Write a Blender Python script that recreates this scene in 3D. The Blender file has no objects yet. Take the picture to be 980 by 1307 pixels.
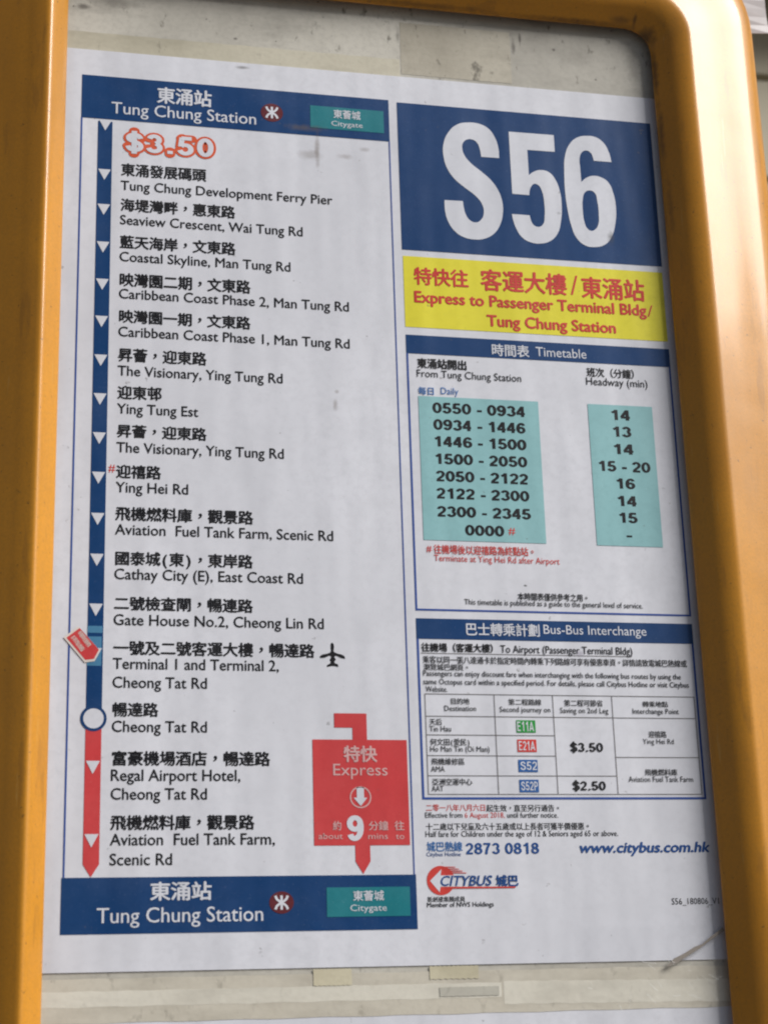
import bpy, math, random
from mathutils import Vector, Matrix
random.seed(7)
sc = bpy.context.scene
COL = sc.collection
ZC = 1.62                       # height of the sheet's reference point above the pavement (m)

def W3(u, v, h=0.0):            # millimetres on the sign (u right, v down, h out of the board) -> world metres
    return Vector((u / 1000.0, -h / 1000.0, ZC - v / 1000.0))

# ------------------------------------------------------------------ camera
cam_d = bpy.data.cameras.new("camera")
cam = bpy.data.objects.new("camera", cam_d)
COL.objects.link(cam)
def d3(a, b, c): return Vector((a, c, -b))
right = d3(0.9777132599876485, 0.029516018857494743, -0.20785953400101903)
down = d3(0.03356780023294702, 0.9553530859951188, 0.293553545144847)
fwd = d3(0.20724377923556048, -0.29398858091835944, 0.9330705923228677)
M = Matrix((right, -down, -fwd)).transposed().to_4x4()
M.translation = W3(-156.26881219, 229.47354934, 728.93912128)
cam.matrix_world = M
cam_d.sensor_fit = 'VERTICAL'
cam_d.sensor_height = 36.0
cam_d.lens = 36.0 * 2225.0 / 1307.0
cam_d.clip_start = 0.02
cam_d.clip_end = 600.0
cam_d.dof.use_dof = True
cam_d.dof.focus_distance = 0.80
cam_d.dof.aperture_fstop = 16.0
sc.camera = cam

# ------------------------------------------------------------------ light: bright overcast, sky opening to the right
SUN = Vector((0.68, -0.45, 0.61)).normalized()
world = bpy.data.worlds.new("World")
sc.world = world
world.use_nodes = True
wn = world.node_tree
bg = wn.nodes["Background"]
sky = wn.nodes.new("ShaderNodeTexSky")
sky.sky_type = 'NISHITA'
sky.sun_disc = False
sky.sun_elevation = math.asin(SUN.z)
sky.sun_rotation = math.atan2(SUN.x, SUN.y)
sky.dust_density = 3.0
sky.air_density = 1.0
wn.links.new(sky.outputs[0], bg.inputs[0])
bg.inputs[1].default_value = 0.05
sun_d = bpy.data.lights.new("sun", 'SUN')
sun_d.energy = 4.4
sun_d.angle = math.radians(30)
sun_d.color = (1.0, 0.975, 0.94)
sun = bpy.data.objects.new("sun", sun_d)
sun.rotation_euler = SUN.to_track_quat('Z', 'Y').to_euler()
sun.location = (2, -2, 4)
COL.objects.link(sun)
sc.view_settings.view_transform = 'Standard'
sc.view_settings.look = 'None'
sc.view_settings.gamma = 1.0
sc.view_settings.exposure = 0.04
sc.render.engine = 'CYCLES'
sc.cycles.pixel_filter_type = 'BLACKMAN_HARRIS'
sc.cycles.filter_width = 2.1
sc.cycles.max_bounces = 8
sc.cycles.transparent_max_bounces = 12
sc.cycles.use_denoising = True

# ------------------------------------------------------------------ helpers
def tag(o, label=None, cat=None, group=None, kind=None):
    if label: o["label"] = label
    if cat: o["category"] = cat
    if group: o["group"] = group
    if kind: o["kind"] = kind
    return o

def empty(name, loc):
    o = bpy.data.objects.new(name, None)
    o.empty_display_size = 0.02
    o.location = loc
    COL.objects.link(o)
    return o

ROOTS = {}
def link_mesh(name, verts, faces, mats, idx=None, parent=None, base=None, smooth=False, loc=None):
    """verts in world metres; the mesh is stored relative to the base point"""
    b = Vector(base) if base is not None else (ROOTS[parent.name] if parent is not None else Vector((0, 0, 0)))
    me = bpy.data.meshes.new(name)
    me.from_pydata([tuple(Vector(p) - b) for p in verts], [], faces)
    for m in mats: me.materials.append(m)
    if idx: me.polygons.foreach_set("material_index", idx)
    if smooth: me.polygons.foreach_set("use_smooth", [True] * len(me.polygons))
    me.update()
    o = bpy.data.objects.new(name, me)
    COL.objects.link(o)
    if parent is not None:
        o.parent = parent
        ROOTS[o.name] = b
    else:
        o.location = b
        ROOTS[o.name] = b
    return o

def box(u0, u1, v0, v1, h0, h1):
    p = [W3(u, v, h) for h in (h0, h1) for v in (v0, v1) for u in (u0, u1)]
    f = [(0, 1, 3, 2), (4, 6, 7, 5), (0, 4, 5, 1), (2, 3, 7, 6), (0, 2, 6, 4), (1, 5, 7, 3)]
    return p, f

class Ink:
    """flat printed shapes collected into ONE mesh; each shape lies a hair above the one before it"""
    def __init__(s, h): s.v = []; s.f = []; s.i = []; s.m = []; s.h = h
    def mat(s, m):
        if m not in s.m: s.m.append(m)
        return s.m.index(m)
    def tris(s, pts, faces, m, h=None):
        h = s.h if h is None else h
        n = len(s.v); k = s.mat(m)
        s.v += [W3(p[0], p[1], h) for p in pts]
        for f in faces:
            s.f.append(tuple(n + j for j in f)); s.i.append(k)
    def poly(s, pts, m, h=None): s.tris(pts, [tuple(range(len(pts)))], m, h)
    def rect(s, u0, v0, u1, v1, m, h=None): s.poly([(u0, v1), (u1, v1), (u1, v0), (u0, v0)], m, h)
    def frame(s, u0, v0, u1, v1, w, m, h=None):
        s.rect(u0, v0, u0 + w, v1, m, h); s.rect(u1 - w, v0, u1, v1, m, h)
        s.rect(u0 + w, v0, u1 - w, v0 + w, m, h); s.rect(u0 + w, v1 - w, u1 - w, v1, m, h)
    def build(s, name, parent, label=None):
        o = link_mesh(name, s.v, s.f, s.m, s.i, parent)
        if label: o["label"] = label
        return o

# ------------------------------------------------------------------ lettering
_cache = {}
def glyph(body, res=3, shear=0.0):
    key = (body, res, shear)
    if key in _cache: return _cache[key]
    c = bpy.data.curves.new("lettering_source", 'FONT')
    c.body = body; c.size = 1.0; c.resolution_u = res; c.shear = shear
    o = bpy.data.objects.new("lettering_source", c)
    me = o.to_mesh()
    pts = [(v.co.x, v.co.y) for v in me.vertices]
    fs = [tuple(p.vertices) for p in me.polygons]
    o.to_mesh_clear()
    bpy.data.objects.remove(o); bpy.data.curves.remove(c)
    _cache[key] = (pts, fs)
    return _cache[key]

def outline_mesh(loops, corner):
    """fill closed loops (with holes) through a 2D curve; corner = set of corner indices of loop 0"""
    c = bpy.data.curves.new("outline_source", 'CURVE'); c.dimensions = '2D'; c.fill_mode = 'BOTH'; c.resolution_u = 6
    for li, L in enumerate(loops):
        sp = c.splines.new('BEZIER'); sp.bezier_points.add(len(L) - 1); sp.use_cyclic_u = True
        for j, (x, y) in enumerate(L):
            b = sp.bezier_points[j]; b.co = (x, -y, 0)
            t = 'VECTOR' if (li == 0 and j in corner) else 'AUTO'
            b.handle_left_type = t; b.handle_right_type = t
    o = bpy.data.objects.new("outline_source", c)
    COL.objects.link(o)
    dg = bpy.context.evaluated_depsgraph_get(); dg.update()
    ev = o.evaluated_get(dg)
    me = ev.to_mesh()
    pts = [(v.co.x, -v.co.y) for v in me.vertices]; fs = [tuple(p.vertices) for p in me.polygons]
    ev.to_mesh_clear(); bpy.data.objects.remove(o); bpy.data.curves.remove(c)
    return pts, fs

CAP = max(y for x, y in glyph("H")[0])
def offsets(b):
    if b <= 0: return [(0, 0)]
    r = 0.030 * b
    if b < 0.5: return [(-r, 0), (r, 0)]
    return [(-r, 0), (r, 0), (0, -r * 0.7), (0, r * 0.7), (0, 0)]

def latin(ink, s, u0, vb, u1, cap, m, bold, shear=0.0, res=3):
    pts, fs = glyph(s, res, shear)
    x0 = min(p[0] for p in pts); x1 = max(p[0] for p in pts)
    ins = 0.03 * bold * cap
    sx = (u1 - u0 - 2 * ins) / (x1 - x0); sy = cap / CAP
    for k, (dx, dy) in enumerate(offsets(bold)):
        ink.tris([(u0 + ins + (x - x0) * sx + dx * cap, vb - y * sy - dy * cap) for x, y in pts], fs, m, ink.h + 0.012 * k)

def cjk(ink, s, u0, vm, u1, hh, m, bold, res=2):
    half = {'(', ')', ' ', '/'}
    n = sum(0.55 if c in half else 1.0 for c in s)
    cw = (u1 - u0) / n
    ex = cw / 0.985; ey = hh / 0.93
    u = u0
    for c in s:
        w = cw * (0.55 if c in half else 1.0)
        pts, fs = glyph(c, res)
        cx, cy = 0.5, 0.38
        if c in half: cx = (min(p[0] for p in pts) + max(p[0] for p in pts)) / 2
        if c in '，。': cx = (min(p[0] for p in pts) + max(p[0] for p in pts)) / 2; cy = (min(p[1] for p in pts) + max(p[1] for p in pts)) / 2
        for k, (dx, dy) in enumerate(offsets(bold)):
            ink.tris([(u + w / 2 + (x - cx + dx) * ex, vm - (y - cy + dy) * ey) for x, y in pts], fs, m, ink.h + 0.012 * k)
        u += w

# heavy grotesque figures, drawn as pen strokes in a cap height of 1
def arc(cx, cy, rx, ry, a0, a1, n=12):
    return [(cx + rx * math.cos(math.radians(a0 + (a1 - a0) * i / n)), cy + ry * math.sin(math.radians(a0 + (a1 - a0) * i / n))) for i in range(n + 1)]
def smooth(P, n=5, closed=False):
    Q = []
    N = len(P)
    for i in range(N if closed else N - 1):
        g = (lambda j: P[j % N]) if closed else (lambda j: P[min(max(j, 0), N - 1)])
        a, b, c, d = g(i - 1), g(i), g(i + 1), g(i + 2)
        for k in range(n):
            t = k / n
            Q.append(tuple(0.5 * (2 * b[e] + (c[e] - a[e]) * t + (2 * a[e] - 5 * b[e] + 4 * c[e] - d[e]) * t * t + (3 * b[e] - a[e] - 3 * c[e] + d[e]) * t ** 3) for e in (0, 1)))
    if not closed: Q.append(P[-1])
    return Q
S_ = smooth([(.66, .71), (.58, .86), (.40, .92), (.22, .87), (.14, .75), (.19, .62), (.38, .54), (.56, .46), (.66, .35), (.65, .2), (.54, .1), (.38, .08), (.2, .13), (.11, .29)], 3)
six = [smooth([(.60, .75), (.54, .87), (.40, .92), (.25, .84), (.155, .66), (.13, .42), (.16, .25)], 3), arc(.385, .31, .235, .235, 0, 360, 20)]
PEN = {
 '0': ([arc(.37, .5, .25, .42, 0, 360, 24)], .776),
 '1': ([[(.45, 0), (.45, 1.0)], [(.14, .72), (.30, .79), (.45, .95)]], .776),
 '2': ([arc(.37, .69, .235, .23, 172, -5, 10) + [(.55, .52), (.38, .36), (.22, .22), (.16, .08)], [(.06, .08), (.66, .08)]], .776),
 '3': ([arc(.36, .715, .22, .205, 165, -75, 10), arc(.36, .29, .25, .21, 75, -168, 12)], .776),
 '4': ([[(.50, 0), (.50, 1.0)], [(.46, .95), (.08, .32)], [(.02, .29), (.69, .29)]], .776),
 '5': ([[(.19, .92), (.64, .92)], [(.22, .96), (.16, .46)], arc(.36, .32, .25, .24, 140, -165, 14)], .776),
 '6': (six, .776),
 '7': ([[(.06, .92), (.67, .92)], [(.60, .90), (.44, .64), (.33, .34), (.28, 0)]], .776),
 '8': ([arc(.37, .73, .21, .19, 0, 360, 18), arc(.37, .29, .25, .21, 0, 360, 20)], .776),
 '9': ([[(.75 - x, 1 - y) for x, y in st] for st in six], .776),
 'S': ([S_], .84), '$': ([S_, [(.385, -.13), (.385, 1.13)]], .80),
 'E': ([[(.16, 0), (.16, 1)], [(.16, .92), (.70, .92)], [(.16, .52), (.65, .52)], [(.16, .08), (.70, .08)]], .84),
 'A': ([[(.06, 0), (.42, .97)], [(.42, .97), (.78, 0)], [(.20, .27), (.64, .27)]], .88),
 'P': ([[(.16, 0), (.16, 1)], [(.16, .92), (.42, .92)] + arc(.42, .69, .2, .23, 90, -90, 8) + [(.42, .46), (.16, .46)]], .84),
 '-': ([[(.04, .36), (.42, .36)]], .46), '.': ([[(.18, 0), (.18, .17)]], .39), ' ': ([], .39)}
def ribbon(P, a, b):
    n = len(P); closed = math.hypot(P[0][0] - P[-1][0], P[0][1] - P[-1][1]) < 1e-6 and n > 4
    L, Rr = [], []
    for i in range(n):
        p0 = P[i - 1] if i > 0 else (P[-2] if closed else P[0]); p1 = P[i + 1] if i < n - 1 else (P[1] if closed else P[-1])
        tx, ty = p1[0] - p0[0], p1[1] - p0[1]
        nx, ny = -ty, tx
        q = math.sqrt((a * nx) ** 2 + (b * ny) ** 2) or 1
        ox, oy = a * a * nx / q / 2, b * b * ny / q / 2
        L.append((P[i][0] + ox, P[i][1] + oy)); Rr.append((P[i][0] - ox, P[i][1] - oy))
    return L + Rr, [(n + i, n + i + 1, i + 1, i) for i in range(n - 1)]
def figures(ink, s, u0, vb, u1, cap, m, pen=(.215, .17), h=None, bare=False, track=0.0, round_=False):
    pen0 = pen
    items = []; x = 0; lo = 9; hi = -9
    for c in s:
        st, adv = PEN[c]
        for P in st:
            Q = [(x + px, py) for px, py in P]
            pts, fs = ribbon(Q, *pen0)
            if round_:
                extra = []
                for q in Q[::2] + [Q[-1]]:
                    nn = len(pts) + len(extra)
                    extra += [(q[0] + pen0[0] / 2 * math.cos(a * math.pi / 8), q[1] + pen0[1] / 2 * math.sin(a * math.pi / 8)) for a in range(16)]
                    items.append((extra[-16:], [tuple(range(16))]))
                extra = []
            if c != ' ': ref = Q if bare else pts; lo = min(lo, min(p[0] for p in ref)); hi = max(hi, max(p[0] for p in ref))
            items.append((pts, fs))
        x += adv + track
    if lo > hi: return
    sx = (u1 - u0) / (hi - lo)
    for k, (pts, fs) in enumerate(items):
        ink.tris([(u0 + (px - lo) * sx, vb - py * cap) for px, py in pts], fs, m, (ink.h if h is None else h) + (0.0006 * (k % 150) if round_ else 0.008 * (k % 6)))

# ------------------------------------------------------------------ materials
def newmat(name):
    m = bpy.data.materials.new(name); m.use_nodes = True
    return m, m.node_tree, m.node_tree.nodes["Principled BSDF"]

def stain_nodes(nt, col_socket, stains, coord):
    """soiled spots with a place and size of their own on the sheet: (x, z, rx, rz, colour, strength) in metres from the sheet's foot"""
    out = col_socket
    wob = nt.nodes.new("ShaderNodeTexNoise"); wob.inputs["Scale"].default_value = 260; wob.inputs["Detail"].default_value = 3
    nt.links.new(coord, wob.inputs["Vector"])
    for (x, z, rx, rz, colr, st) in stains:
        mp = nt.nodes.new("ShaderNodeMapping"); mp.vector_type = 'POINT'
        mp.inputs["Location"].default_value = (-x / rx, 0, -z / rz); mp.inputs["Scale"].default_value = (1 / rx, 0, 1 / rz)
        nt.links.new(coord, mp.inputs["Vector"])
        ln = nt.nodes.new("ShaderNodeVectorMath"); ln.operation = 'LENGTH'; nt.links.new(mp.outputs[0], ln.inputs[0])
        ad = nt.nodes.new("ShaderNodeMath"); ad.operation = 'MULTIPLY_ADD'; nt.links.new(wob.outputs[0], ad.inputs[0]); ad.inputs[1].default_value = 1.3
        nt.links.new(ln.outputs["Value"], ad.inputs[2])
        mr = nt.nodes.new("ShaderNodeMapRange"); mr.inputs[1].default_value = 0.9; mr.inputs[2].default_value = 1.75
        mr.inputs[3].default_value = st; mr.inputs[4].default_value = 0.0
        nt.links.new(ad.outputs[0], mr.inputs[0])
        mx = nt.nodes.new("ShaderNodeMix"); mx.data_type = 'RGBA'
        nt.links.new(mr.outputs[0], mx.inputs[0]); nt.links.new(out, mx.inputs[6]); mx.inputs[7].default_value = (*colr, 1)
        out = mx.outputs[2]
    return out

def dirt(nt, out, coord, scale, lo, hi, colr, st, seed=0.0, stretch=(1, 1, 1)):
    mp = nt.nodes.new("ShaderNodeMapping"); mp.inputs["Location"].default_value = (seed, seed * .7, 0); mp.inputs["Scale"].default_value = stretch
    nt.links.new(coord, mp.inputs["Vector"])
    n = nt.nodes.new("ShaderNodeTexNoise"); n.inputs["Scale"].default_value = scale; n.inputs["Detail"].default_value = 4; n.inputs["Roughness"].default_value = .6
    nt.links.new(mp.outputs[0], n.inputs["Vector"])
    mr = nt.nodes.new("ShaderNodeMapRange"); mr.inputs[1].default_value = lo; mr.inputs[2].default_value = hi; mr.inputs[3].default_value = 0; mr.inputs[4].default_value = st
    nt.links.new(n.outputs[0], mr.inputs[0])
    mx = nt.nodes.new("ShaderNodeMix"); mx.data_type = 'RGBA'
    nt.links.new(mr.outputs[0], mx.inputs[0]); nt.links.new(out, mx.inputs[6]); mx.inputs[7].default_value = (*colr, 1)
    return mx.outputs[2]

# foot of the poster sheet is (u 8, v 197): stains are listed in sheet millimetres and turned here
def ST(u, v, ru, rv, c, s): return ((u - 8) / 1000, (197 - v) / 1000, ru / 1000, rv / 1000, c, s)
BR = (.16, .12, .09)
STAINS = [ST(-21.4, -179, 1.5, 9, BR, .5), ST(-25, -176.2, 6.5, 3.0, BR, .34), ST(-27, -190.5, 11, 2.0, (.10, .09, .10), .65),
          ST(1.5, -181.5, 3.0, 1.4, BR, .35), ST(-8, -176.8, 4, 1.6, BR, .35), ST(-15.5, -50.5, 1.4, 3.2, BR, .45), ST(-14.6, -56.8, 1.1, 1.1, BR, .4),
          ST(69.6, 32.3, .9, .55, (.04, .04, .04), .95), ST(-56.6, -220.3, 3.2, 1.0, (.08, .07, .06), .6), ST(122.5, -144, 2.2, 3.6, (.06, .06, .06), .6),
          ST(93.5, 63.0, 2.2, 1.6, (.25, .22, .3), .5), ST(97, -155, 1.3, 1.0, (.1, .1, .1), .4)]

def ink_mat(name, col, rough=.48, fade=.10):
    m, nt, b = newmat(name)
    tc = nt.nodes.new("ShaderNodeTexCoord"); co = tc.outputs["Object"]
    rgb = nt.nodes.new("ShaderNodeRGB"); rgb.outputs[0].default_value = (*col, 1)
    out = rgb.outputs[0]
    # uneven print density and rubbed, chalky places
    out = dirt(nt, out, co, 18, .42, .72, tuple(c + (0.72 - c) * .22 for c in col), fade * 2.2, 3.1)
    out = dirt(nt, out, co, 330, .45, .75, tuple(c * .72 for c in col), .35, 7.7)
    out = dirt(nt, out, co, 900, .60, .72, tuple(min(1, c + .10) for c in col), .45, 1.7)
    out = dirt(nt, out, co, 7, .38, .70, tuple(c * .84 for c in col), .8, 12.4)
    out = dirt(nt, out, co, 40, .50, .72, tuple(c * .86 for c in col), .6, 15.4, (1, 1, 1.6))
    # specks of grime
    out = dirt(nt, out, co, 210, .70, .76, (.12, .11, .10), .55, 5.5)
    out = stain_nodes(nt, out, STAINS, co)
    nt.links.new(out, b.inputs["Base Color"])
    b.inputs["Roughness"].default_value = rough
    b.inputs["Specular IOR Level"].default_value = .18
    b.inputs["Coat Weight"].default_value = .12
    b.inputs["Coat Roughness"].default_value = .18
    # slight cockle of the laminated sheet
    n1 = nt.nodes.new("ShaderNodeTexNoise"); n1.inputs["Scale"].default_value = 14; n1.inputs["Detail"].default_value = 2
    mp = nt.nodes.new("ShaderNodeMapping"); mp.inputs["Scale"].default_value = (2.4, 1, .55); nt.links.new(co, mp.inputs[0]); nt.links.new(mp.outputs[0], n1.inputs["Vector"])
    bp = nt.nodes.new("ShaderNodeBump"); bp.inputs["Strength"].default_value = .55; bp.inputs["Distance"].default_value = .0028
    nt.links.new(n1.outputs[0], bp.inputs["Height"])
    nt.links.new(bp.outputs[0], b.inputs["Normal"]); nt.links.new(bp.outputs[0], b.inputs["Coat Normal"])
    return m
def srgb(r, g, b):
    f = lambda c: (c / 255 / 12.92) if c <= 10 else ((c / 255 + .055) / 1.055) ** 2.4
    return (f(r), f(g), f(b))
INK = {
 'paper': ink_mat("poster_paper", (.69, .705, .77), fade=.02),
 'K': ink_mat("black_ink", (.008, .008, .011), fade=.05),
 'W': ink_mat("unprinted_white", (.67, .69, .76), fade=.05),
 'navy': ink_mat("navy_ink", (.0012, .042, .155), fade=.08),
 'D': ink_mat("deep_blue_ink", (.012, .07, .26)),
 'B': ink_mat("sky_blue_ink", (.05, .17, .45)),
 'line': ink_mat("line_blue_ink", (.035, .085, .33)),
 'R': ink_mat("red_ink", (.62, .055, .045)),
 'orange': ink_mat("orange_red_ink", (.66, .10, .035)),
 'box': ink_mat("coral_red_ink", (.60, .055, .06)),
 'P': ink_mat("pale_pink_print", (.68, .42, .42)),
 'yellow': ink_mat("yellow_ink", (.78, .71, .05), fade=.03),
 'teal': ink_mat("teal_ink", (.012, .19, .23)),
 'aqua': ink_mat("aqua_ink", (.27, .51, .54), fade=.05),
 'maroon': ink_mat("maroon_ink", (.115, .012, .02)),
 'green': ink_mat("green_ink", (.03, .30, .06)),
 'grid': ink_mat("grey_rule_ink", (.14, .13, .13)),
 'badgeblue': ink_mat("badge_blue_ink", (.03, .12, .36)),
 'tagw': ink_mat("tag_white", (.72, .66, .62), fade=.03),
 'faded': ink_mat("rubbed_blue_ink", (.07, .22, .38)),
}

def yellow_mat():
    m, nt, b = newmat("yellow_moulded_plastic")
    tc = nt.nodes.new("ShaderNodeTexCoord"); co = tc.outputs["Object"]
    rgb = nt.nodes.new("ShaderNodeRGB"); rgb.outputs[0].default_value = (.58, .25, .017, 1)
    out = dirt(nt, rgb.outputs[0], co, 9, .40, .75, (.46, .185, .012), .5, 2.2)
    out = dirt(nt, out, co, 26, .52, .80, (.30, .14, .03), .5, 12.2, (1, 1, .25))
    out = dirt(nt, out, co, 700, .40, .80, (.36, .17, .02), .45, 16.2)
    out = dirt(nt, out, co, 60, .55, .75, (.38, .17, .03), .25, 4.2, (1, 1, .3))
    out = dirt(nt, out, co, 420, .66, .72, (.09, .05, .02), .6, 6.2)
    out = dirt(nt, out, co, 150, .72, .76, (.06, .04, .02), .8, 9.2)
    out = dirt(nt, out, co, 34, .60, .66, (.22, .10, .02), .28, 21.2, (3.5, 3.5, .5))
    out = dirt(nt, out, co, 90, .68, .71, (.60, .36, .10), .35, 25.2, (4, 4, .25))
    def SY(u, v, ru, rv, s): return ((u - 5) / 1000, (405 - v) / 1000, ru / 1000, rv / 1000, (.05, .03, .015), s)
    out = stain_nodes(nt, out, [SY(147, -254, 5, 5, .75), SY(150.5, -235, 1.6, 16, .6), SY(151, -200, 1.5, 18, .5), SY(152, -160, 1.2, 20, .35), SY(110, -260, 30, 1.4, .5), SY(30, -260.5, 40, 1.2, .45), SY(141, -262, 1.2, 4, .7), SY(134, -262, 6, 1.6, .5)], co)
    nt.links.new(out, b.inputs["Base Color"])
    b.inputs["Roughness"].default_value = .40
    b.inputs["Specular IOR Level"].default_value = .35
    b.inputs["Coat Weight"].default_value = .32; b.inputs["Coat Roughness"].default_value = .12
    n1 = nt.nodes.new("ShaderNodeTexNoise"); n1.inputs["Scale"].default_value = 1500; n1.inputs["Detail"].default_value = 2; nt.links.new(co, n1.inputs["Vector"])
    n2 = nt.nodes.new("ShaderNodeTexNoise"); n2.inputs["Scale"].default_value = 22; nt.links.new(co, n2.inputs["Vector"])
    b1 = nt.nodes.new("ShaderNodeBump"); b1.inputs["Strength"].default_value = .35; b1.inputs["Distance"].default_value = .00012; nt.links.new(n1.outputs[0], b1.inputs["Height"])
    b2 = nt.nodes.new("ShaderNodeBump"); b2.inputs["Strength"].default_value = .5; b2.inputs["Distance"].default_value = .0012; nt.links.new(n2.outputs[0], b2.inputs["Height"]); nt.links.new(b1.outputs[0], b2.inputs["Normal"])
    nt.links.new(b2.outputs[0], b.inputs["Normal"])
    return m
YEL = yellow_mat()

def aged_mat(name, col, dark, seed, speck=.8, rough=.6, spots=()):
    m, nt, b = newmat(name)
    tc = nt.nodes.new("ShaderNodeTexCoord"); co = tc.outputs["Object"]
    rgb = nt.nodes.new("ShaderNodeRGB"); rgb.outputs[0].default_value = (*col, 1)
    out = dirt(nt, rgb.outputs[0], co, 14, .38, .68, dark, .65, seed, (1, 1, .5))
    out = dirt(nt, out, co, 45, .50, .74, tuple(c * .7 for c in dark), .5, seed + 3, (.5, 1, 1.6))
    out = dirt(nt, out, co, 420, .45, .80, tuple(c * .8 for c in dark), .3, seed + 5)
    out = dirt(nt, out, co, 120, .62, .72, (.08, .07, .05), speck, seed + 8, (1.3, 1, .8))
    out = dirt(nt, out, co, 330, .70, .75, (.06, .05, .04), speck, seed + 18)
    out = stain_nodes(nt, out, spots, co)
    nt.links.new(out, b.inputs["Base Color"]); b.inputs["Roughness"].default_value = rough
    n1 = nt.nodes.new("ShaderNodeTexNoise"); n1.inputs["Scale"].default_value = 120; n1.inputs["Detail"].default_value = 4; nt.links.new(co, n1.inputs["Vector"])
    b1 = nt.nodes.new("ShaderNodeBump"); b1.inputs["Strength"].default_value = .4; b1.inputs["Distance"].default_value = .0004; nt.links.new(n1.outputs[0], b1.inputs["Height"])
    nt.links.new(b1.outputs[0], b.inputs["Normal"])
    return m
def SB(u, v, ru, rv, s): return ((u - 5) / 1000, (405 - v) / 1000, ru / 1000, rv / 1000, (.07, .06, .05), s)
SPOTS = [SB(79, -246, 1.3, 5, .7), SB(82.5, -250, .8, 4, .8), SB(70, -240, 5, 6, .25), SB(28, -238, 2.5, 1.2, .6), SB(60, -252, 24, 3.5, .3), SB(-40, -243, 20, 6, .22), SB(110, -243, 12, 7, .22),
         SB(142, -240, 4, 12, .3), SB(-118, -250, 12, 4, .4), SB(-60, -236, 1.2, .9, .8), SB(121, -231, .9, .8, .8), SB(100, -246, .8, .8, .8), SB(-132, -246, 4, 1.6, .7), SB(-95, -230, 30, 3, .2), SB(20, -246, 1, 5, .5)]
BOARD = aged_mat("aged_board", (.55, .53, .47), (.29, .275, .24), 1.3, spots=SPOTS)
TAPE_A = aged_mat("aged_tape_beige", (.60, .57, .49), (.50, .46, .38), 5.3, .3, .45)
TAPE_B = aged_mat("aged_tape_cream", (.70, .68, .60), (.60, .57, .49), 8.3, .2, .4)
TAPE_C = aged_mat("aged_tape_stained", (.49, .46, .38), (.30, .27, .21), 11.3, .8, .5)
def plain(name, col, rough=.5, scale=40, var=.25):
    m, nt, b = newmat(name)
    tc = nt.nodes.new("ShaderNodeTexCoord"); rgb = nt.nodes.new("ShaderNodeRGB"); rgb.outputs[0].default_value = (*col, 1)
    out = dirt(nt, rgb.outputs[0], tc.outputs["Object"], scale, .35, .75, tuple(c * .6 for c in col), var * 2, 2)
    nt.links.new(out, b.inputs["Base Color"]); b.inputs["Roughness"].default_value = rough
    return m
GASKET = plain("dark_rubber", (.11, .11, .14), .6)
STEEL = plain("painted_steel", (.55, .26, .03), .4)
TILE = plain("beige_wall_tile", (.46, .41, .29), .5, 3)
GROUT = plain("grey_grout", (.33, .29, .20), .9)
PAVE = plain("concrete_paving", (.12, .115, .11), .85, 6)
DARK = plain("dark_metal", (.03, .03, .03), .5)
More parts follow.
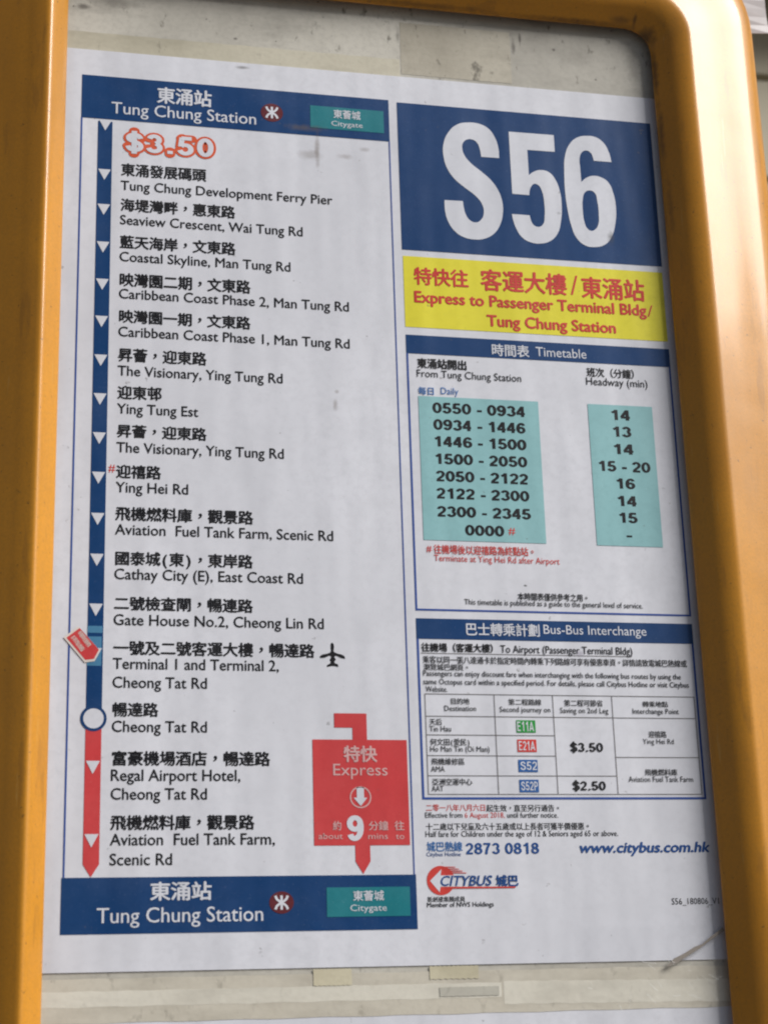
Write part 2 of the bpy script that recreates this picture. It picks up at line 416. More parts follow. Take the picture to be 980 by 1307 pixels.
# (where, face, words, left, baseline or middle, right, height, ink, weight) in sheet millimetres
TEXTS = [
 ('head', 'c', '東涌站', -97.33, -201.69, -71.47, 8.52, 'W', 1.0),
 ('head', 'l', 'Tung Chung Station', -118.24, -190.14, -50.48, 5.95, 'W', 0.3),
 ('headtag', 'c', '東薈城', -13.28, -199.28, 0.08, 4.66, 'W', 0.6),
 ('headtag', 'l', 'Citygate', -14.3, -192.86, 0.91, 2.6, 'W', 0.0),
 ('foot', 'c', '東涌站', -97.0, 165.44, -71.66, 7.37, 'W', 1.0),
 ('foot', 'l', 'Tung Chung Station', -118.21, 177.84, -50.51, 5.95, 'W', 0.3),
 ('foottag', 'c', '東薈城', -12.78, 168.24, 0.55, 4.17, 'W', 0.6),
 ('foottag', 'l', 'Citygate', -13.98, 174.46, 1.54, 2.6, 'W', 0.0),
 ('stop0', 'c', '東涌發展碼頭', -113.4, -161.46, -74.05, 6.43, 'K', 1.0),
 ('stop0', 'l', 'Tung Chung Development Ferry Pier', -113.4, -151.04, -14.54, 4.65, 'K', 0.62),
 ('stop1', 'c', '海堤灣畔，惠東路', -113.4, -143.45, -60.57, 6.35, 'K', 1.0),
 ('stop1', 'l', 'Seaview Crescent, Wai Tung Rd', -113.4, -133.57, -29.03, 4.65, 'K', 0.62),
 ('stop2', 'c', '藍天海岸，文東路', -113.4, -124.83, -60.47, 6.46, 'K', 1.0),
 ('stop2', 'l', 'Coastal Skyline, Man Tung Rd', -113.4, -115.16, -35.02, 4.65, 'K', 0.62),
 ('stop3', 'c', '映灣園二期，文東路', -113.4, -106.07, -53.69, 6.56, 'K', 1.0),
 ('stop3', 'l', 'Caribbean Coast Phase 2, Man Tung Rd', -113.4, -96.82, -7.95, 4.65, 'K', 0.62),
 ('stop4', 'c', '映灣園一期，文東路', -113.4, -88.14, -53.82, 6.29, 'K', 1.0),
 ('stop4', 'l', 'Caribbean Coast Phase 1, Man Tung Rd', -113.4, -78.35, -8.03, 4.65, 'K', 0.62),
 ('stop5', 'c', '昇薈，迎東路', -113.4, -69.49, -73.84, 6.39, 'K', 1.0),
 ('stop5', 'l', 'The Visionary, Ying Tung Rd', -113.4, -59.57, -39.38, 4.65, 'K', 0.62),
 ('stop6', 'c', '迎東邨', -113.4, -51.57, -93.73, 6.3, 'K', 1.0),
 ('stop6', 'l', 'Ying Tung Est', -113.4, -41.6, -77.5, 4.65, 'K', 0.62),
 ('stop7', 'c', '昇薈，迎東路', -113.4, -33.43, -73.83, 6.03, 'K', 1.0),
 ('stop7', 'l', 'The Visionary, Ying Tung Rd', -113.4, -23.5, -39.3, 4.65, 'K', 0.62),
 ('stop8', 'c', '迎禧路', -113.4, -14.64, -93.78, 6.13, 'K', 1.0),
 ('stop8', 'l', 'Ying Hei Rd', -113.4, -5.12, -81.9, 4.65, 'K', 0.62),
 ('stop9', 'c', '飛機燃料庫，觀景路', -113.4, 4.6, -53.26, 6.21, 'K', 1.0),
 ('stop9', 'l', 'Aviation  Fuel Tank Farm, Scenic Rd', -113.4, 14.07, -17.69, 4.65, 'K', 0.62),
 ('stop10', 'c', '國泰城(東)，東岸路', -113.4, 24.68, -53.58, 6.12, 'K', 1.0),
 ('stop10', 'l', 'Cathay City (E), East Coast Rd', -113.4, 34.01, -31.55, 4.65, 'K', 0.62),
 ('stop11', 'c', '二號檢查閘，暢連路', -113.4, 44.63, -53.73, 6.02, 'K', 1.0),
 ('stop11', 'l', 'Gate House No.2, Cheong Lin Rd', -113.4, 54.15, -22.71, 4.65, 'K', 0.62),
 ('stop12', 'c', '一號及二號客運大樓，暢達路', -113.4, 64.02, -27.04, 6.1, 'K', 1.0),
 ('stop12', 'l', 'Terminal 1 and Terminal 2,', -113.4, 73.14, -42.75, 4.65, 'K', 0.62),
 ('stop12', 'l', 'Cheong Tat Rd', -113.4, 81.19, -73.62, 4.65, 'K', 0.62),
 ('stop13', 'c', '暢達路', -113.4, 90.51, -94.09, 5.97, 'K', 1.0),
 ('stop13', 'l', 'Cheong Tat Rd', -113.4, 99.93, -73.61, 4.65, 'K', 0.62),
 ('stop14', 'c', '富豪機場酒店，暢達路', -113.4, 111.0, -46.89, 6.04, 'K', 1.0),
 ('stop14', 'l', 'Regal Airport Hotel,', -113.4, 120.35, -59.6, 4.65, 'K', 0.62),
 ('stop14', 'l', 'Cheong Tat Rd', -113.4, 128.09, -73.61, 4.65, 'K', 0.62),
 ('stop15', 'c', '飛機燃料庫，觀景路', -113.4, 137.55, -53.77, 6.07, 'K', 1.0),
 ('stop15', 'l', 'Aviation  Fuel Tank Farm,', -113.4, 146.78, -45.28, 4.65, 'K', 0.62),
 ('stop15', 'l', 'Scenic Rd', -113.4, 154.83, -87.94, 4.65, 'K', 0.62),
 ('stop8', 'l', '#', -116.74, -14.31, -113.7, 3.6, 'R', 0.3),
 ('fare', 'a', '$3.50', -111.65, -171.33, -72.41, 8.74, 'F', 0.0),
 ('express', 'c', '特快', -15.38, 108.72, -0.75, 6.89, 'P', 1.0),
 ('express', 'l', 'Express', -19.94, 117.9, 3.61, 4.87, 'P', 0.0),
 ('express', 'c', '約', -20.65, 139.17, -16.83, 3.93, 'P', 0.6),
 ('express', 'l', 'about', -26.83, 144.7, -16.45, 2.44, 'P', 0.0),
 ('express', 'a', '9', -14.62, 145.41, -7.38, 10.33, 'W', 0.0),
 ('express', 'c', '分鐘', -5.3, 139.23, 3.3, 3.95, 'P', 0.6),
 ('express', 'l', 'mins', -5.51, 144.81, 2.95, 2.46, 'P', 0.0),
 ('express', 'c', '往', 5.91, 139.27, 10.28, 3.96, 'P', 0.6),
 ('express', 'l', 'to', 6.35, 144.87, 10.09, 2.47, 'P', 0.0),
 ('dest', 'c', '特快往', 23.37, -117.02, 50.03, 8.87, 'R', 1),
 ('dest', 'c', '客運大樓', 55.75, -117.17, 98.59, 10.97, 'R', 1),
 ('dest', 'l', '/', 100.24, -112.37, 104.17, 9.87, 'R', 0.0),
 ('dest', 'c', '東涌站', 105.6, -116.59, 137.78, 11.11, 'R', 1),
 ('dest', 'l', 'Express to Passenger Terminal Bldg', 23.19, -103.6, 137.97, 5.56, 'R', 1.7),
 ('dest', 'l', '/', 138.34, -103.35, 141.14, 5.76, 'R', 0.0),
 ('dest', 'l', 'Tung Chung Station', 57.8, -93.59, 121.76, 5.53, 'R', 1.7),
 ('tt', 'c', '時間表', 59.27, -81.61, 77.84, 6.03, 'W', 0.7),
 ('tt', 'l', 'Timetable', 80.99, -79.63, 105.92, 4.59, 'W', 0.0),
 ('tt', 'c', '東涌站開出', 23.41, -72.99, 47.36, 4.88, 'K', 1.0),
 ('tt', 'l', 'From Tung Chung Station', 23.15, -66.15, 73.16, 3.62, 'K', 0.0),
 ('tt', 'c', '每日', 23.35, -59.32, 31.44, 3.86, 'B', 0.5),
 ('tt', 'l', 'Daily', 34.19, -58.14, 42.58, 3.29, 'B', 0.0),
 ('tt', 'c', '班次（分鐘）', 105.55, -72.94, 132.03, 4.58, 'K', 0.6),
 ('tt', 'l', 'Headway (min)', 105.04, -66.48, 135.46, 3.77, 'K', 0.0),
 ('ta', 'a', '0550 - 0934', 29.84, -48.69, 73.94, 5.12, 'K', 0.0),
 ('ta', 'a', '0934 - 1446', 29.97, -40.55, 73.83, 5.09, 'K', 0.0),
 ('ta', 'a', '1446 - 1500', 30.2, -32.4, 73.87, 5.06, 'K', 0.0),
 ('ta', 'a', '1500 - 2050', 30.24, -24.02, 73.78, 5.02, 'K', 0.0),
 ('ta', 'a', '2050 - 2122', 30.28, -15.76, 73.76, 4.99, 'K', 0.0),
 ('ta', 'a', '2122 - 2300', 30.14, -7.55, 73.86, 4.96, 'K', 0.0),
 ('ta', 'a', '2300 - 2345', 30.09, 1.05, 74.12, 4.93, 'K', 0.0),
 ('ta', 'a', '0000', 42.74, 9.52, 61.08, 4.91, 'K', 0.0),
 ('ta', 'l', '#', 62.98, 8.39, 66.3, 3.34, 'R', 0.5),
 ('tb', 'a', '14', 116.17, -49.33, 125.36, 5.12, 'K', 0.0),
 ('tb', 'a', '13', 116.42, -41.03, 125.51, 5.09, 'K', 0.0),
 ('tb', 'a', '14', 116.19, -32.41, 125.83, 5.05, 'K', 0.0),
 ('tb', 'a', '15 - 20', 108.3, -23.8, 133.68, 5.01, 'K', 0.0),
 ('tb', 'a', '16', 116.31, -15.5, 125.52, 4.99, 'K', 0.0),
 ('tb', 'a', '14', 116.27, -7.01, 125.45, 4.96, 'K', 0.0),
 ('tb', 'a', '15', 116.45, 1.09, 125.41, 4.93, 'K', 0.0),
 ('tb', 'a', '-', 119.46, 9.2, 122.12, 4.52, 'K', 0.0),
 ('tt', 'l', '#', 24.45, 17.67, 26.98, 2.92, 'R', 0.4),
 ('tt', 'c', '往機場後以迎禧路為終點站。', 27.83, 16.38, 75.66, 4.2, 'R', 0.5),
 ('tt', 'l', 'Terminate at Ying Hei Rd after Airport', 27.9, 21.93, 86.46, 2.91, 'R', 0.0),
 ('tt', 'c', '本時間表僅供參考之用。', 65.75, 37.36, 99.61, 3.45, 'K', 0.5),
 ('tt', 'l', 'This timetable is published as a guide to the general level of service.', 40.95, 41.65, 124.76, 2.52, 'K', 0.2),
 ('ic', 'c', '巴士轉乘計劃', 40.54, 52.93, 75.39, 5.7, 'W', 0.7),
 ('ic', 'l', 'Bus-Bus Interchange', 76.95, 54.35, 125.47, 4.14, 'W', 0.0),
 ('ic', 'c', '往機場（客運大樓）', 20.5, 61.46, 55.68, 3.87, 'K', 1.0),
 ('ic', 'l', 'To Airport (Passenger Terminal Bldg)', 56.46, 63.3, 118.13, 3.38, 'K', 0.3),
 ('ic', 'c', '乘客以同一張八達通卡於指定時間內轉乘下列路線可享有優惠車資。詳情請致電城巴熱線或', 20.89, 66.98, 143.8, 3.33, 'K', 0.48),
 ('ic', 'c', '瀏覽城巴網頁。', 21.12, 70.31, 42.35, 2.97, 'K', 0.48),
 ('ic', 'l', 'Passengers can enjoy discount fare when interchanging with the following bus routes by using the', 20.91, 74.27, 140.36, 2.44, 'K', 0.3),
 ('ic', 'l', 'same Octopus card within a specified period. For details, please call Citybus Hotline or visit Citybus', 20.77, 78.0, 143.84, 2.44, 'K', 0.3),
 ('ic', 'l', 'Website.', 21.71, 81.29, 31.57, 2.43, 'K', 0.3),
 ('ic', 'c', '目的地', 32.52, 85.39, 41.31, 2.78, 'K', 0.48),
 ('ic', 'l', 'Destination', 29.82, 89.67, 44.12, 2.35, 'K', 0.2),
 ('ic', 'c', '第二程路線', 58.83, 85.44, 74.04, 2.79, 'K', 0.48),
 ('ic', 'l', 'Second journey on', 54.78, 89.91, 77.93, 2.33, 'K', 0.2),
 ('ic', 'c', '第二程可節省', 84.44, 85.6, 102.58, 2.99, 'K', 0.48),
 ('ic', 'l', 'Saving on 2nd Leg', 82.43, 90.09, 104.83, 2.35, 'K', 0.2),
 ('ic', 'c', '轉乘地點', 121.09, 85.73, 133.24, 2.66, 'K', 0.48),
 ('ic', 'l', 'Interchange Point', 116.22, 90.11, 138.09, 2.37, 'K', 0.2),
 ('ic', 'c', '天后', 22.84, 94.54, 28.56, 2.92, 'K', 0.48),
 ('ic', 'l', 'Tin Hau', 22.8, 98.74, 32.43, 2.4, 'K', 0.2),
 ('ic', 'c', '何文田(愛民)', 22.85, 103.35, 40.84, 3.07, 'K', 0.48),
 ('ic', 'l', 'Ho Man Tin (Oi Man)', 22.81, 107.54, 49.29, 2.38, 'K', 0.2),
 ('ic', 'c', '飛機維修區', 23.05, 111.82, 38.0, 2.98, 'K', 0.48),
 ('ic', 'l', 'AMA', 22.82, 116.25, 28.9, 2.37, 'K', 0.2),
 ('ic', 'c', '亞洲空運中心', 23.06, 120.59, 40.93, 2.96, 'K', 0.48),
 ('ic', 'l', 'AAT', 22.84, 124.66, 28.04, 2.35, 'K', 0.2),
 ('ic', 'a', '$3.50', 86.05, 107.29, 101.25, 3.99, 'K', 0.0),
 ('ic', 'a', '$2.50', 86.05, 124.19, 101.33, 3.93, 'K', 0.0),
 ('ic', 'c', '迎禧路', 122.82, 99.31, 131.39, 2.99, 'K', 0.48),
 ('ic', 'l', 'Ying Hei Rd', 119.97, 103.62, 134.55, 2.28, 'K', 0.0),
 ('ic', 'c', '飛機燃料庫', 119.85, 116.25, 135.16, 2.95, 'K', 0.48),
 ('ic', 'l', 'Aviation Fuel Tank Farm', 112.11, 120.5, 142.18, 2.42, 'K', 0.0),
 ('b0', 'a', 'E11A', 62.36, 98.37, 69.88, 4.27, 'W', 0.0),
 ('b1', 'a', 'E21A', 62.62, 106.82, 69.93, 4.06, 'W', 0.0),
 ('b2', 'a', 'S52', 62.86, 115.46, 70.33, 3.76, 'W', 0.0),
 ('b3', 'a', 'S52P', 62.73, 124.31, 70.17, 3.91, 'W', 0.0),
 ('nt', 'c', '二零一八年八月六日', 19.87, 131.68, 46.53, 3.0, 'R', 0.4),
 ('nt', 'c', '起生效，直至另行通告。', 46.59, 131.89, 80.38, 3.02, 'K', 0.48),
 ('nt', 'l', 'Effective from', 19.48, 135.94, 35.89, 2.26, 'K', 0.3),
 ('nt', 'l', '6 August 2018,', 36.92, 135.99, 54.71, 2.27, 'R', 0.0),
 ('nt', 'l', 'until further notice.', 55.76, 136.04, 78.7, 2.28, 'K', 0.3),
 ('nt', 'c', '十二歲以下兒童及六十五歲或以上長者可獲半價優惠。', 19.57, 139.73, 93.43, 3.15, 'K', 0.48),
 ('nt', 'l', 'Half fare for Children under the age of 12 & Seniors aged 65 or above.', 19.35, 144.05, 105.5, 2.41, 'K', 0.3),
 ('nt', 'c', '城巴熱線', 19.62, 148.15, 35.35, 4.11, 'B', 0.8),
 ('nt', 'l', 'Citybus Hotline', 19.39, 152.17, 34.48, 1.64, 'D', 0.4),
 ('nt', 'a', '2873 0818', 36.75, 151.44, 69.31, 4.75, 'D', 0.0),
 ('web', 'l', 'www.citybus.com.hk', 87.51, 151.13, 147.58, 4.32, 'D', 2),
 ('logo', 'l', 'CITYBUS', 25.05, 164.56, 47.87, 4.07, 'D', 1.2),
 ('logo', 'c', '城巴', 49.3, 162.67, 59.41, 4.75, 'D', 1.2),
 ('nt', 'c', '新創建集團成員', 19.09, 170.07, 35.58, 2.26, 'K', 0.48),
 ('nt', 'l', 'Member of NWS Holdings', 18.93, 173.3, 47.96, 1.93, 'K', 0.5),
 ('nt', 'l', 'S56_180806_V1', 127.84, 173.57, 149.56, 2.66, 'K', 0.0),
]
# ------------------------------------------------------------------ ground and the wall behind
g = link_mesh("pavement", [(-150, -150, 0), (150, -150, 0), (150, 150, 0), (-150, 150, 0)], [(0, 1, 2, 3)], [PAVE]); tag(g, kind="structure")
WY = 1.2
wall = link_mesh("wall", [(x, y, z) for x in (-4, 5) for y in (WY + .012, WY + .35) for z in (0, 3.4)],
                 [(0, 1, 3, 2), (4, 6, 7, 5), (0, 4, 5, 1), (2, 3, 7, 6), (0, 2, 6, 4), (1, 5, 7, 3)], [GROUT], base=(0.5, WY + .1, 0))
tag(wall, "beige tiled wall standing behind the yellow sign frame", "wall")
tw, th = 1.2, .155
tb = bpy.data.meshes.new("wall_tile")
e = .004
tv = [(0, .014, 0), (tw - .003, .014, 0), (tw - .003, .014, th - .0035), (0, .014, th - .0035), (e, 0, e), (tw - .003 - e, 0, e), (tw - .003 - e, 0, th - .0035 - e), (e, 0, th - .0035 - e)]
tb.from_pydata(tv, [], [(4, 5, 6, 7), (0, 1, 5, 4), (1, 2, 6, 5), (2, 3, 7, 6), (3, 0, 4, 7)]); tb.materials.append(TILE)
for r in range(21):
    for c in range(3):
        o = bpy.data.objects.new("wall_tile", tb); COL.objects.link(o); o.parent = wall
        o.location = (-0.1 + c * tw  - .5 + random.uniform(-.0006, .0006), -.1 + random.uniform(-.0012, .0004), .012 + (r - 1) * th + .155 - .012 + .002)
beam = link_mesh("canopy_beam", [(x, y, z) for x in (-4, 5) for y in (WY - .12, WY + .009) for z in (2.765, 2.95)],
                 [(0, 1, 3, 2), (4, 6, 7, 5), (0, 4, 5, 1), (2, 3, 7, 6), (0, 2, 6, 4), (1, 5, 7, 3)], [DARK], base=(0.5, WY, 2.765))
tag(beam, "dark metal beam fixed along the top of the beige wall", "beam")

# ------------------------------------------------------------------ the yellow sign housing
HB = 330.0                                         # foot of the opening, below the picture
sign = empty("bus_stop_sign", W3(5, HB + 75, -60)); ROOTS[sign.name] = sign.location.copy()
tag(sign, "yellow moulded plastic frame with rounded corners round the bus route poster", "sign frame")
UL, UR, VT = -139.3, 149.6, -259.2
# (distance outwards from the lip of the opening, height over the board on the left rail, the same on the right rail)
PROF = [(12.0, -3.0, -3.0), (12.0, 3.1, 3.1), (0.9, 3.3, 3.3), (0.2, 3.6, 3.6), (0.0, 4.1, 4.1), (0.3, 4.8, 4.8), (2.0, 6.6, 6.4), (4.4, 9.2, 8.8), (6.4, 11.4, 10.8), (7.4, 12.3, 11.8), (8.2, 12.7, 12.5), (9.2, 12.6, 13.2), (10.6, 12.0, 14.0),
        (13.0, 10.9, 15.1), (15.2, 9.8, 15.7), (16.8, 8.9, 15.95), (18.0, 8.2, 15.6), (19.5, 7.4, 15.2), (23, 5.5, 14.15), (28, 2.7, 12.7), (32, .6, 11.75), (37, -2.0, 10.8), (42, -4.6, 9.9), (47, -7, 8.7), (52, -9.5, 6.6), (56.5, -12, 3.0), (59.8, -15, -3.0), (61.8, -19, -13), (62.6, -24, -20), (62.6, -42, -42), (62.2, -58, -58), (60, -60, -60)]
def ring_loop(d, hl, hr):
    r = 14 + max(0, d) * .62; n = 12
    x0, x1, y0, y1 = UL - d, UR + d, VT - d, HB + d
    pts = []
    for cx, cy, a0 in ((x1 - r, y0 + r, -90), (x1 - r, y1 - r, 0), (x0 + r, y1 - r, 90), (x0 + r, y0 + r, 180)):
        for k in range(n + 1):
            a = math.radians(a0 + 90 * k / n)
            pts.append((cx + r * math.cos(a), cy + r * math.sin(a)))
    # long straight runs get extra points so the plastic can be very slightly out of true
    res = []
    for i, p in enumerate(pts):
        q = pts[(i + 1) % len(pts)]
        res.append(p)
        L = math.dist(p, q)
        if L > 60:
            m = 14
            for k in range(1, m): res.append((p[0] + (q[0] - p[0]) * k / m, p[1] + (q[1] - p[1]) * k / m))
    out = []
    for (x, y) in res:
        t = min(1, max(0, (x + 115) / 60)); t = t * t * (3 - 2 * t)
        h = hl + (hr - hl) * t
        w = .35 * math.sin(x * .021 + y * .017) + .25 * math.sin(y * .043 + 1)
        dh = w * min(1, max(0, h) / 8)
        out.append(W3(x, y, h + dh * .6))
    return out
V, F_ = [], []
loops = [ring_loop(*q) for q in PROF]
n = len(loops[0])
for L in loops: V += L
for i in range(len(loops) - 1):
    for k in range(n):
        F_.append((i * n + k, i * n + (k + 1) % n, (i + 1) * n + (k + 1) % n, (i + 1) * n + k))
fr = link_mesh("frame_moulding", V, F_, [YEL], parent=sign, smooth=True)
p, f = box(UL - 30, UR + 30, VT - 30, HB + 30, -3.2, -.45)
bb = link_mesh("backing_board", p, f, [BOARD], parent=sign)
bb["label"] = "grimy aged beige board showing above and below the poster"
p, f = box(UL - 47, UR + 47, VT - 47, HB + 47, -58, -52); link_mesh("rear_cover", p, f, [YEL], parent=sign)
post = empty("sign_post", (W3(5, 0, -95).x, W3(0, 0, -95).y, 0)); 
def tube(cx, cy, z0, z1, r, n=20):
    v = [(cx + r * math.cos(2 * math.pi * k / n), cy + r * math.sin(2 * math.pi * k / n), z) for z in (z0, z1) for k in range(n)]
    return v, [(k, (k + 1) % n, n + (k + 1) % n, n + k) for k in range(n)] + [tuple(range(n))[::-1], tuple(range(n, 2 * n))]
bpy.data.objects.remove(post)
v, f = tube(W3(5, 0).x, W3(0, 0, -98).y, 0, 1.86, .038)
pt = link_mesh("support_post", v, f, [STEEL], parent=sign, smooth=False)

# ------------------------------------------------------------------ what lies on the board: tape and the next sheet below
def wavy_strip(name, u0, u1, v0, v1, h, mat, label, cat="tape", group=None, amp=.25, tilt=0.0, thick=.035):
    m = 40; P = []
    for h_ in (h, h - thick):
        for k in range(m + 1):
            u = u0 + (u1 - u0) * k / m; t = tilt * k / m
            P.append(W3(u, v0 + t + amp * math.sin(k * 1.7 + v0) * random.uniform(.3, 1), h_)); P.append(W3(u, v1 + t + amp * math.sin(k * 1.3 + v1) * random.uniform(.3, 1), h_))
    s = 2 * (m + 1)
    Fs = [(2 * k, 2 * k + 1, 2 * k + 3, 2 * k + 2) for k in range(m)] + [(s + 2 * k, s + 2 * k + 2, s + 2 * k + 3, s + 2 * k + 1) for k in range(m)]
    Fs += [(2 * k, 2 * k + 2, s + 2 * k + 2, s + 2 * k) for k in range(m)] + [(2 * k + 1, s + 2 * k + 1, s + 2 * k + 3, 2 * k + 3) for k in range(m)]
    Fs += [(0, s, s + 1, 1), (2 * m, 2 * m + 1, s + 2 * m + 1, s + 2 * m)]
    o = link_mesh(name, P, Fs, [mat], base=W3((u0 + u1) / 2, v1, h - thick))
    tag(o, label, cat, group)
    return o
p, f = box(UL - 10, UR + 10, 215.9, HB + 5, -.42, -.25)
ls = link_mesh("lower_poster", p, f, [INK['paper']], base=W3(8, HB + 5, -.42))
tag(ls, "plain white top margin of the next poster sheet at the bottom edge", "poster")
wavy_strip("adhesive_tape", UL - 5, UR + 5, 199.5, 216.6, -.12, TAPE_A, "wide beige aged tape strip running under the poster's lower edge")
wavy_strip("adhesive_tape", UL - 5, 49.6, 204.4, 210.4, -.08, TAPE_B, "long narrow cream tape strip on the left half of the wide beige tape")
wavy_strip("adhesive_tape", 50.6, UR + 5, 204.0, 213.2, -.08, TAPE_B, "short cream tape strip on the right half of the wide beige tape", tilt=1.2)
wavy_strip("adhesive_tape", 23, 48.5, 205.9, 209.6, .12, aged_mat("tape_grey", (.50, .49, .43), (.40, .38, .33), 15, .3, .4), "small greyish tape scrap in the middle of the lower cream strip", amp=.12)
wavy_strip("adhesive_tape", -30, -14, 197.6, 204.2, .06, aged_mat("tape_yellowed", (.60, .56, .42), (.5, .45, .32), 18, .3, .4), "yellowed glue patch below the poster left of centre", amp=.2)
wavy_strip("adhesive_tape", 19, 40, 197.4, 202.6, .06, aged_mat("tape_yellowed_2", (.58, .54, .40), (.46, .42, .30), 21, .3, .4), "smaller yellowed glue patch below the poster right of centre", amp=.3)
wavy_strip("adhesive_tape", 21.1, 77.2, -253.5, -224.6, -.36, TAPE_C, "dirty yellowish tape patch in the middle of the strip above the poster", amp=.15, thick=.06)
wavy_strip("adhesive_tape", UL - 5, 20.4, -232.5, -222.2, -.36, aged_mat("tape_top_left", (.55, .52, .42), (.40, .37, .28), 31, .5, .5), "long grimy tape strip along the poster's top edge, left part", amp=.2, thick=.06)

# ------------------------------------------------------------------ the poster sheet
poster = None
m_, n_ = 12, 16
def sheet_h(u, v): return .10
P = []; 
p, f = box(-140.3, 155.5, -222.9, 197, -.24, -.02)
poster = link_mesh("route_poster", p, f, [INK['paper']], base=W3(8, 197, 0))
tag(poster, "white printed bus route and timetable poster filling the yellow frame", "poster")
H1, H2, H3 = .10, .20, .30
BYWHERE = {}
for t in TEXTS: BYWHERE.setdefault(t[0], []).append(t)
def letter(ink, where, shear=0.0, pen=(.215, .17)):
    for (w, face, s, u0, v, u1, h, c, b) in BYWHERE.get(where, []):
        if face == 'c': cjk(ink, s, u0, v, u1, h, INK[c], b)
        elif face == 'l': latin(ink, s, u0, v, u1, h, INK[c], b, shear, 3 if h > 3 else 2)
        elif c != 'F': figures(ink, s, u0, v, u1, h, INK[c], pen)
def lettering(where, parent, h=H2, name="lettering", shear=0.0, pen=(.215, .17)):
    k = Ink(h); letter(k, where, shear, pen)
    return k.build(name, parent)

U0, U1, RU0, RU1 = -132.0, 14.1, 18.2, 147.8
# heads of the route column
def emblem(parent, cu, cv, rx, ry):
    k = Ink(H2)
    k.poly([(cu + rx * math.cos(a * math.pi / 20), cv + ry * math.sin(a * math.pi / 20)) for a in range(40)], INK['maroon'])
    kk = Ink(H3)
    cup = smooth([(-.50, .62), (-.40, .34), (-.20, .14), (0, .06), (.20, .14), (.40, .34), (.50, .62)], 4)
    for j, P in enumerate(([(0, -.64), (0, .64)], cup, [(x, -y) for x, y in cup])):
        a, fs = ribbon(P, .20, .20)
        k.tris([(cu + x * rx, cv - y * ry) for x, y in a], fs, INK['W'], H3 + .008 * j)
    k.build("railway_emblem", parent)
def place_tag(parent, u0, v0, u1, v1, where):
    k = Ink(H2); k.rect(u0, v0, u1, v1, INK['teal']); o = k.build("place_tag", parent); return o
k = Ink(H1); k.rect(U0, -209.3, U1, -186.8, INK['navy']); head = k.build("route_header", poster)
lettering('head', head); emblem(head, -42.9, -197.2, 5.3, 4.8)
k = Ink(H2); k.rect(-24.4, -202.9, 11.4, -191.0, INK['teal']); kk = k; letter_h = Ink(H3); 
for q in [0]:
    k.h = H3; letter(k, 'headtag'); k.build("place_tag", head)
k = Ink(H1); k.rect(U0 - .6, 159.7, U1 + .5, 182.2, INK['navy']); foot = k.build("route_footer", poster)
lettering('foot', foot); emblem(foot, -42.8, 170.6, 5.1, 4.5)
k = Ink(H2); k.rect(-23.8, 164.7, 11.7, 176.7, INK['teal']); k.h = H3; letter(k, 'foottag'); k.build("place_tag", foot)
# thin side rules
k = Ink(H1)
k.rect(U0 - .1, -186.8, U0 + .65, 159.7, INK['line']); k.rect(U1 - .55, -186.8, U1 + .05, 159.7, INK['line']); k.build("side_rule", poster)
# the route line with its arrow marks
k = Ink(H1)
k.rect(-124.2, -185.6, -117.6, 90.5, INK['navy'])
k.poly([(-124.2, 98), (-124.2, 154.4), (-120.9, 159.6), (-117.6, 154.4), (-117.6, 98)], INK['box'])
k.rect(-124.2, 54.8, -117.9, 57.8, INK['faded'], H1 + .03); k.rect(-124.2, 59.4, -118.2, 72, INK['faded'], H1 + .03)
def disc(k, cu, cv, r, m, h, n=40, ry=None): k.poly([(cu + r * math.cos(a * 2 * math.pi / n), cv + (ry or r) * math.sin(a * 2 * math.pi / n)) for a in range(n)], m, h)
disc(k, -121.0, 94.4, 5.45, INK['navy'], H1 + .05); disc(k, -121.0, 94.4, 4.2, INK['W'], H1 + .08)
line = k.build("route_line", poster)
TRI = [(-185.97, -181.08), (-161.08, -155.11), (-143.16, -137.51), (-124.2, -118.74), (-105.75, -100.37), (-87.57, -82.26), (-68.87, -63.63), (-50.63, -45.09), (-32.26, -26.81),
       (-13.97, -8.59), (4.78, 10.08), (23.25, 28.31), (45.25, 50.38), (64.5, 69.73), (112.09, 117.61), (142.14, 147.68)]
mk = Ink(H2); mk.poly([(-123.75, -2.7), (-118.05, -2.7), (-120.9, 2.7)], INK['W'])
src = None
for a, b in TRI:
    if src is None:
        src = mk.build("arrow_mark", line); o = src
    else:
        o = src.copy(); COL.objects.link(o); o.parent = line
    o.location = Vector((0, 0, -(a + b) / 2000.0)) 
    # the mark was drawn round v = 0
# price in outlined figures
k = Ink(H1)
for (w, face, s, u0, v, u1, h, c, b) in BYWHERE['fare']:
    figures(k, s, -110.4, v + .2, -71.9, 9.4, INK['orange'], (.47, .41), H1, True, .10, True)
    figures(k, s, -110.4, v + .2, -71.9, 9.4, INK['W'], (.24, .20), H2 + .02, True, .10)
k.build("fare_figures", poster)
for i in range(16):
    lettering('stop%d' % i, poster, H1, "stop_name")
# aircraft
PLANE = [(-19.54, 60.33), (-19.15, 60.22), (-18.81, 60.52), (-18.54, 61.06), (-18.45, 62.55), (-18.56, 64.04), (-17.22, 64.89), (-15.0, 65.47), (-13.9, 66.08), (-13.61, 67.24), (-15.29, 66.97), (-18.24, 66.27), (-17.82, 67.75), (-18.42, 68.88), (-16.95, 69.72), (-16.66, 70.9), (-19.19, 70.5), (-21.54, 70.98), (-21.77, 70.24), (-20.02, 68.9), (-20.37, 67.79), (-19.84, 66.3), (-22.94, 66.97), (-24.61, 67.0), (-24.77, 66.38), (-23.9, 65.67), (-21.17, 64.96), (-19.92, 64.19), (-19.93, 62.08)]
pts, fs = outline_mesh([PLANE], {8, 9, 14, 15, 17, 18, 23, 24})
k = Ink(H1); k.tris(pts, fs, INK['K']); k.build("aircraft_symbol", poster)
